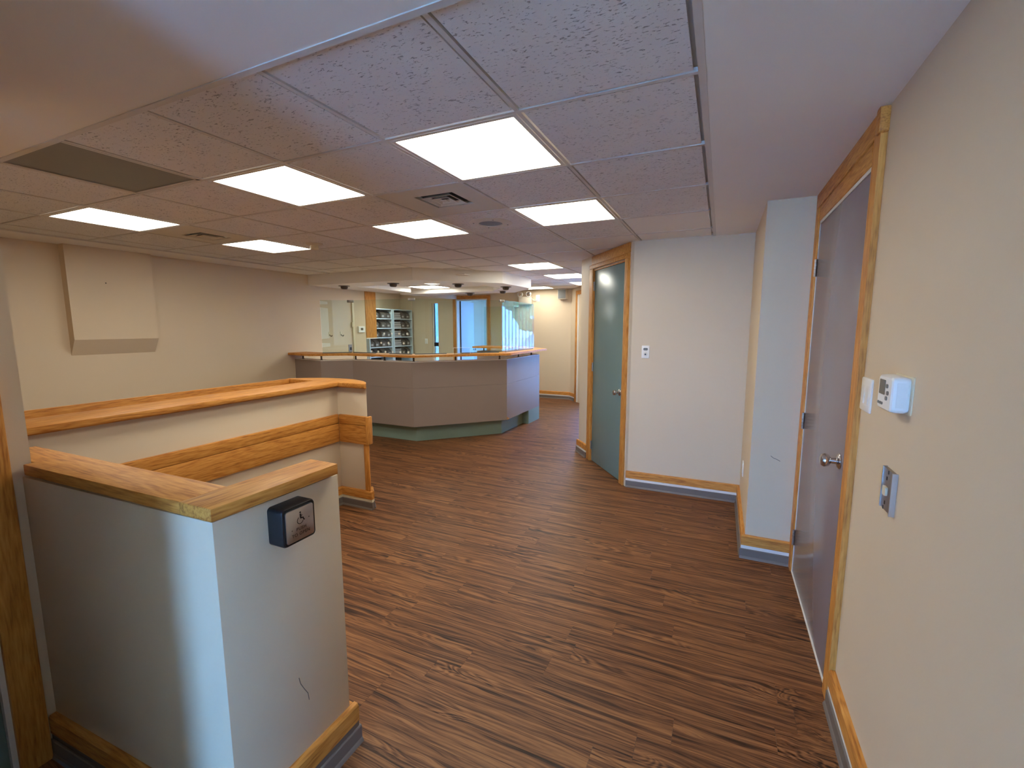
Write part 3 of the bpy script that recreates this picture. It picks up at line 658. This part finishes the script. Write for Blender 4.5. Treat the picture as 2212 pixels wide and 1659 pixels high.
LI = [(-5.659, 4.86), (-5.18, 4.80), (-4.84, 5.055), (-3.76, 5.05), (-2.96, 5.86), (-2.955, 6.93), (-3.43, 7.42), (-4.25, 7.42)]
lg = [MB().prism([LO[k], LO[k + 1], LI[k + 1], LI[k]], 1.156, 1.186).build('ledge', OAK[0], rc, smooth=False) for k in range(len(LO) - 1)]
MB().loft([[(x, 5.766, .2205), (x, 5.85, .2205), (x, 5.766, .268)] for x in (-2.7425, -2.7405)]).build('chipped_corner', OAK[2], rc, smooth=False)
def on_panel(k, f, d):
    q = Vector(PN[k]).lerp(Vector(PN[k + 1]), f); e = (Vector(PN[k + 1]) - Vector(PN[k])).normalized(); return q + Vector((-e.y, e.x)) * d
for k, f in ((0, .22), (1, .02), (2, .02), (2, .52), (3, .02), (3, .45), (3, .93), (4, .40), (4, .80), (5, .5), (6, .05), (6, .88)):
    q = on_panel(k, f, .045)
    MB().lathe([(.020, 0), (.020, .004), (.012, .006), (.012, .054), (.020, .056), (.020, .060)], (q.x, q.y, 1.096), (0, 0, 1), 14).build('post', 'bronze', rc)
# glass screen on the ledge
gs = thing('glass_screen', (-3.7, 5.2, 1.186), 'frameless green-tinted glass screen standing on the oak reception ledge', 'glass screen')
GP = [(-5.08, 4.645), (-4.785, 4.915), (-3.725, 4.915), (-2.835, 5.80), (-2.83, 7.0)]
GZ0, GZ1 = 1.190, 1.925
def pane(a, b, z0, z1, mt='glass'):
    a = Vector(a); b = Vector(b); e = (b - a).normalized(); n = Vector((-e.y, e.x)) * .004; a = a + e * .003; b = b - e * .003
    return MB().prism([tuple(a + n), tuple(a - n), tuple(b - n), tuple(b + n)], z0, z1).build('pane', mt, gs, smooth=False)
for a, b in zip(GP, GP[1:]): pane(a, b, GZ0, GZ1)
pane((-3.40, 7.62), (-4.1, 7.62), GZ0, GZ1)
def channel(a, b):
    a = Vector(a); b = Vector(b); e = (b - a).normalized(); n = Vector((-e.y, e.x)) * .012
    MB().prism([tuple(a + n), tuple(a - n), tuple(b - n), tuple(b + n)], 1.1865, 1.198).build('channel', 'grey', gs, smooth=False)
lerp = lambda a, b, f: tuple(Vector(a).lerp(Vector(b), f))
channel(GP[0], lerp(GP[0], GP[1], .97)); channel(lerp(GP[1], GP[2], .02), lerp(GP[1], GP[2], .40)); channel(lerp(GP[1], GP[2], .63), lerp(GP[1], GP[2], .98))
channel(lerp(GP[2], GP[3], .02), lerp(GP[2], GP[3], .36)); channel(lerp(GP[2], GP[3], .52), lerp(GP[2], GP[3], .96)); channel(lerp(GP[3], GP[4], .1), lerp(GP[3], GP[4], .95))
for q, d in ((GP[1], (1, .45)), (GP[2], (1, .45)), (GP[3], (.35, .9)), ((-3.42, 7.61), (1, 0))):
    d = Vector(d).normalized() * .045; n = Vector((-d.y, d.x)).normalized() * .012; q = Vector(q)
    MB().prism([tuple(q - d + n), tuple(q - d - n), tuple(q + d - n), tuple(q + d + n)], 1.895, 1.930).build('clip', 'dsteel', gs, .003)
for row, z, xs in ((0, 1.462, (831, 847.4, 863, 880)), (1, 1.335, (823.4, 839.4, 872.3)), (2, 1.213, (801, 816.4, 832.2, 848, 864.4, 881.3))):
    for u in xs:
        x = -4.785 + (u - 756.5) / (890.5 - 756.5) * 1.06     # stickers spaced evenly along the pane
        MB().lathe([(.015, 0), (.015, .0008)], (x, 4.9105, z), (0, -1, 0), 12).build('round_sticker', 'frost', gs, smooth=False)
# clear acrylic holder on the ledge
t = thing('acrylic_holder', (-3.2, 5.26, 1.186), 'small clear acrylic holder on the oak ledge of the counter', 'holder')
e = Vector((.7, .714)).normalized(); hf = (Vector((-3.26, 5.18, 0)), Vector((e.x, e.y, 0)), Vector((-e.y, e.x, 0)))
MB(hf).box(0, .235, 0, .003, 1.1865, 1.272).build('front_sheet', 'clear', t, smooth=False)
m = MB(hf); m.box(0, .235, -.0015, .0045, 1.269, 1.273).box(-.0015, .0015, -.0015, .0045, 1.1865, 1.272).box(.2335, .2365, -.0015, .0045, 1.1865, 1.272); m.build('polished_edge', 'frost', t, smooth=False)
MB(hf).box(0, .235, 0, .05, 1.1865, 1.1895).build('foot', 'clear', t, smooth=False)

# ------------------------------------------------------------------ things on the left wall
t = thing('wall_chase', (-5.62, 2.51, 1.8), 'cream boxed-out chase with sloped underside high on the left wall', 'wall chase')
m = MB()
pr = [(-5.66, 1.285), (-5.565, 1.437), (-5.565, 2.326), (-5.66, 2.326)]
m.loft([[(x, y, z) for x, z in pr] for y in (2.157, 2.868)]); m.build('box', 'wall', t, smooth=False)
MB().tube((-5.565, 2.45, 1.99), (-5.562, 2.45, 1.99), .006, 8).build('screw', 'bronze', t)
LF = (Vector((-5.66, 0, 0)), Vector((0, 1, 0)), Vector((1, 0, 0)))
def plate(name, label, cat, fr, x, z, wd, ht, mat, depth=.006, group=None):
    o = fr[0] + fr[1] * x + Vector((0, 0, z))
    t = thing(name, tuple(o), label, cat, group)
    MB(fr).loft([[(px, y, pz) for px, pz in rrect(x - wd / 2 * s, x + wd / 2 * s, z - ht / 2 * s, z + ht / 2 * s, .004)] for y, s in ((0, 1), (depth * .6, 1), (depth, .94))]).build('plate', mat, t)
    return t
def hook(y, z, label):
    t = thing('coat_hook', (-5.66, y, z), label, 'hook', 'wall hooks')
    MB(LF).plate(rrect(y - .012, y + .012, z - .02, z + .045, .006), 0, .008).build('back_plate', 'ivory', t)
    MB().path([(-5.652, y, z), (-5.63, y, z - .02), (-5.605, y, z - .025), (-5.595, y, z - .005)], .006, 8).build('prong', 'bronze', t)
hook(5.325, 1.43, 'small coat hook left of its twin, behind the glass screen'); hook(5.566, 1.43, 'small coat hook nearer the raceway, behind the glass screen')
t = thing('cable_raceway', (-5.66, 5.84, 1.5), 'slim cream cable raceway running up the left wall', 'raceway')
B(-5.66, -5.637, 5.825, 5.868, .76, 1.975).build('cover', 'ivory', t, .003); B(-5.66, -5.625, 5.80, 5.85, 1.55, 1.63).build('junction_clip', 'ivory', t, .004)
t = plate('wall_thermostat', 'white thermostat with grey display beside the oak cabinet end', 'thermostat', LF, 6.018, 1.51, .15, .105, 'plastic', .035)
MB(LF).box(5.99, 6.05, .034, .0362, 1.495, 1.535).build('display', 'lcd', t)
t = plate('data_outlet', 'grey data outlet at the foot of the cable raceway', 'outlet', LF, 5.76, 1.20, .075, .12, 'dsteel', .008)
MB(LF).box(5.745, 5.785, .007, .012, 1.165, 1.215).build('socket', 'black', t)
for k, (ya, yb, za, zb, lb) in enumerate(((5.17, 5.325, 1.90, 1.955, 'topmost'), (5.17, 5.33, 1.365, 1.855, 'tallest'), (5.17, 5.34, 1.235, 1.305, 'lowest'))):  # reflections in the glass, painted as pale plates on the wall
    o = MB(LF).plate([(ya, za), (yb, za + .01), (yb - .004, zb - .01), (ya, zb)], 0, .0012).build('reflection_patch', 'patch', smooth=False)
    tag(o, lb + ' pale painted glass reflection, laid on the left wall behind the screen', 'painted reflection', 'painted glass reflections')

# oak wall cabinet end and the shelving room
t = thing('wall_cabinet', (-5.82, 6.29, 1.345), 'hanging oak cabinet at the end of the left wall', 'cabinet')
B(-5.98, -5.652, 6.155, 6.42, 1.36, 2.165).build('body', OAK[2], t, .003); B(-5.98, -5.650, 6.153, 6.422, 1.343, 1.359).build('bottom_panel', 'white', t)
SX0, SX1 = -7.25, -6.9
su = thing('shelving_unit', (-7.08, 8.36, 0), 'pale blue open shelving unit in the room behind the glass', 'shelving')
YS = (7.62, 8.36, 9.09); ZS = [.45, .665, .875, 1.085, 1.297, 1.507, 1.72, 1.935]
for y in (7.60, 8.345, 8.41, 9.09): B(SX0, SX1, y, y + .022, 0, 1.95).build('upright', 'shelf', su, smooth=False)
for z in ZS:
    for a, b in ((7.622, 8.345), (8.432, 9.09)): B(SX0, SX1 + .002, a, b, z, z + .020).build('shelf_board', 'shelf', su, smooth=False)
B(SX0 - .012, SX0, 7.60, 9.11, 0, 1.95).build('back_panel', 'folder', su, smooth=False)
FO = 'charcoal card file holder with a slanted top standing on the pale shelves'
PA = 'stack of grey paper trays on the pale shelves behind the glass'
ORD = ('first', 'second', 'third', 'fourth'); RW = ('top', 'second', 'third', 'fourth', 'fifth')
for ri, z in enumerate(reversed(ZS[2:-1])):
    zz = z + .0205
    for ci, a in enumerate((7.64, 7.80, 8.02, 8.20, 8.72, 8.90)):
        FO = 'charcoal file holder, %s from the left on the %s shelf of the %s bay' % (ORD[ci % 4], RW[ri], 'left' if ci < 4 else 'right')
        b = a + (.13 if a != 8.02 else .16)
        pr = [(SX0 + .02, zz), (SX1 - .02, zz), (SX1 - .02, zz + .10), (SX1 - .12, zz + .17), (SX0 + .02, zz + .17)]
        t = thing('file_holder', ((SX0 + SX1) / 2, (a + b) / 2, zz), FO, 'file holder', 'file holders on the shelving')
        MB().loft([[(x, y, q) for x, q in pr] for y in (a, min(b, 8.34) if a < 8.3 else b)]).build('case', 'folder', t, smooth=False)
        B(SX1 - .0205, SX1 - .0185, a + .02, a + .09, zz + .03, zz + .07).build('label_card', 'paper', t, smooth=False)
    t = thing('paper_tray_stack', ((SX0 + SX1) / 2, 8.56, zz), 'grey paper tray stack on the %s shelf of the right bay' % RW[ri], 'paper trays', 'paper trays on the shelving')
    for k in range(3): B(SX0 + .03, SX1 - .01 - .01 * k, 8.45, 8.69, zz + k * .05, zz + k * .05 + .042).build('tray', 'paper', t, smooth=False)
# far wall devices
WF = D3
t = plate('light_switch', 'small white light switch on the far wall beside the slit window', 'switch', WF, -6.56, 1.20, .08, .125, 'plastic')
MB(WF).box(-6.575, -6.545, .005, .010, 1.17, 1.23).build('rocker', 'white', t)
t = thing('emergency_light', (-3.9, YB, 2.12), 'white emergency light box with two round lamp heads on the far wall', 'emergency light')
B(-4.04, -3.75, YB - .10, YB, 2.03, 2.195).build('battery_box', 'vent', t, .006)
for x in (-4.0, -3.80):
    h = MB().lathe([(.02, -.02), (.05, 0), (.058, .05), (.058, .06)], (x, YB - .06, 2.245), (0, -1, 0), 20).build('lamp_head', 'plastic', t)
    MB().lathe([(.048, 0), (.03, .006), (0, .008)], (x, YB - .12, 2.245), (0, -1, 0), 16).build('lens', 'chrome', h)
    MB().tube((x, YB - .06, 2.19), (x, YB - .06, 2.21), .012, 8).build('bracket', 'plastic', t)
t = plate('wall_outlet', 'white wall outlet plate feeding the emergency light', 'outlet', WF, -3.63, 2.16, .09, .14, 'plastic')
MB().path([(-3.752, YB - .03, 2.15), (-3.71, YB - .03, 2.11), (-3.66, YB - .02, 2.11), (-3.63, YB - .012, 2.13)], .007).build('power_cable', 'cable', t)
t = thing('wall_speaker', (-3.04, YB, 2.22), 'off-white box speaker mounted at the top of the far wall', 'speaker')
B(-3.135, -2.955, YB - .13, YB, 2.12, 2.322).build('cabinet', 'vent', t, .005); B(-3.125, -2.965, YB - .137, YB - .131, 2.135, 2.31).build('grille', 'grey', t)

# ------------------------------------------------------------------ things on the right hand walls
RF = D1
t = plate('light_switch', 'white two-gang light switch tight against the oak door casing', 'switch', RF, 2.020, 1.310, .118, .122, 'plastic', .007)
for x in (1.995, 2.045): MB(RF).loft([[(x - .015, .0065, 1.277), (x + .015, .0065, 1.277), (x + .015, .0065, 1.343), (x - .015, .0065, 1.343)], [(x - .014, .010, 1.278), (x + .014, .010, 1.278), (x + .014, .0072, 1.342), (x - .014, .0072, 1.342)]]).build('rocker', 'white', t, smooth=False)
t = thing('thermostat', (.497, 1.68, 1.36), 'boxy white thermostat with grey screen and buttons on the right wall', 'thermostat')
TF = (Vector((.497, 1.672, 1.362)), Vector((0, 1, 0)), Vector((-1, 0, 0)))
MB(TF).plate(rrect(-.075, .070, -.055, .055, .006), 0, .003).build('wall_plate', 'ivory', t)
bd = MB(TF).loft([[(x, y, z) for x, z in rrect(-.062 * s, .062 * s, -.052 * s, .052 * s, .012)] for y, s in ((.003, .94), (.012, 1), (.030, 1), (.042, .97), (.046, .90))]).build('body', 'plastic', t)
MB(TF).plate(rrect(-.005, .045, -.006, .038, .003), .045, .0472).build('screen', 'lcd', t)
for x, z in ((-.022, .022), (-.030, .002), (-.022, -.014)): MB(TF).plate(rrect(x - .008, x + .008, z - .006, z + .006, .005), .0445, .048).build('button', 'grey', t)
for x in (.044, .028, .012): MB(TF).plate(rrect(x - .006, x + .006, -.037, -.029, .0035), .0445, .048).build('button', 'grey', t)
MB(TF).plate(rrect(-.0625, -.0615, -.036, .036, .0004), .010, .034).build('side_slot', 'white', t)
t = thing('wall_bracket', (.497, 1.692, 1.06), 'bare metal intercom mounting bracket low on the right wall', 'bracket')
KF = (Vector((.497, 1.692, 1.058)), Vector((0, 1, 0)), Vector((-1, 0, 0)))
MB(KF).plate(rrect(-.044, .044, -.064, .064, .004), 0, .009).build('plate', 'dsteel', t)
m = MB(KF); m.box(-.050, -.044, 0, .014, -.066, .066).box(.044, .048, 0, .012, -.066, .066); m.build('flange', 'steel', t)
MB(KF).plate(rrect(-.006, .022, -.018, .010, .004), .009, .015).build('jack', 'ivory', t)
m = MB(KF)
for x, z in ((.01, .035), (.01, -.042), (0, .056), (.02, -.060)): m.plate(rrect(x - .004, x + .004, z - .006, z + .006, .003), .009, .0096)
m.build('screw_slot', 'dark', t, smooth=False)
SF = (Vector((0, 4.349, 0)), Vector((1, 0, 0)), Vector((0, -1, 0)))
t = plate('phone_jack', 'white phone jack plate on the cream wall beside the sage door', 'outlet', SF, -.632, 1.32, .07, .118, 'plastic')
MB(SF).plate(rrect(-.652, -.612, 1.335, 1.358, .008), .006, .009).build('upper_port', 'grey', t)
MB().lathe([(.019, 0), (.019, .004), (.012, .006)], (-.632, 4.343, 1.298), (0, -1, 0), 20).build('lower_port', 'white', t)
MB().lathe([(.008, 0), (.008, .0015)], (-.632, 4.3375, 1.298), (0, -1, 0), 12).build('port_hole', 'black', t)
QF = (Vector((.218, 0, 0)), Vector((0, 1, 0)), Vector((-1, 0, 0)))
t = plate('wall_outlet', 'thin white wall outlet low on the side of the blue-lit pillar', 'outlet', QF, 3.97, .42, .075, .118, 'plastic')
for z in (.395, .445): MB(QF).plate(rrect(3.952, 3.988, z - .014, z + .014, .008), .006, .0085).build('socket', 'white', t)
PF = (Vector((0, 3.296, 0)), Vector((1, 0, 0)), Vector((0, -1, 0)))
stroke('scuff', [(.335, .720), (.350, .708), (.372, .700), (.390, .690)], .0018, PF, wall_pillar, 'vinyl')

# ------------------------------------------------------------------ vertical blind and the street outside
t = thing('vertical_blind', (C0.x + CU.x * 1.07, C0.y + CU.y * 1.07, .2), 'vertical blind with open pale slats in the corridor window', 'blind')
MB(CF).box(.62, 1.73, -.02, .03, 2.06, 2.10).build('head_rail', 'white', t)
sd = Vector((.10, .99)).normalized()
for k in range(15):
    q = C0 + CU * (.66 + k * .074) + Vector((CF[2].x, CF[2].y)) * .005
    n = Vector((-sd.y, sd.x)) * .0012; a = q - sd * .030; b = q + sd * .030
    MB().prism([tuple(a + n), tuple(a - n), tuple(b - n), tuple(b + n)], .2, 2.06).build('slat', 'slat', t, smooth=False)
o = B(-60, 60, -60, 60, -.35, -.12).build('ground', 'asphalt', smooth=False); struct(o)
t = thing('red_shed', (2.6, 22.5, -.12), 'low red shed across the street outside', 'shed')
B(1.6, 3.45, 22, 23, -.12, 1.95).build('walls', 'brick', t, smooth=False); B(1.5, 3.55, 21.9, 23.1, 1.95, 2.08).build('roof', 'white', t, smooth=False)
B(2.9, 3.2, 21.97, 22.0, .3, 1.0).build('door', 'grey', t, smooth=False)
t = thing('street_tree', (4.4, 25.5, -.12), 'leafy green tree on the street outside', 'tree')
MB().lathe([(.16, 0), (.11, 1.2), (.08, 2.4)], (4.4, 25.5, -.12), (0, 0, 1), 10).build('trunk', 'bark', t)
bm = bmesh.new(); rr = random.Random(5)
for k in range(34):
    mt = Matrix.Translation((4.3 + rr.uniform(-2.2, 1.6), 25.5 + rr.uniform(-1, 1), 3.4 + rr.uniform(-2.2, 3.2))) @ Matrix.Scale(rr.uniform(.45, .8), 4)
    r = bmesh.ops.create_icosphere(bm, subdivisions=3, radius=1, matrix=mt)
    for v in r['verts']: v.co += Vector((rr.uniform(-1, 1), rr.uniform(-1, 1), rr.uniform(-1, 1))) * .07
me = bpy.data.meshes.new('crown'); bm.to_mesh(me); bm.free(); me.materials.append(M['leaf']); link('crown', me, t)
t = thing('parked_car', (.55, 17.5, -.12), 'blue grey car parked on the street outside', 'car')
pr = [(-2, .3), (2, .3), (2.05, .7), (1.4, .85), (.8, 1.35), (-1.0, 1.4), (-1.7, .9), (-2.05, .8)]
MB((Vector((.55, 17.5, -.12)), Vector((.76, -.65, 0)), Vector((.65, .76, 0)))).plate(pr, -.8, .8).build('body', 'car', t, .05)
for x in (-1.25, 1.25):
    for y in (-.72, .72):
        c = Vector((.55, 17.5, .2)) + Vector((.76, -.65, 0)) * x + Vector((.65, .76, 0)) * y
        MB().lathe([(.32, -.1), (.32, .1)], c, (.65, .76, 0), 20).build('wheel', 'tyre', t)
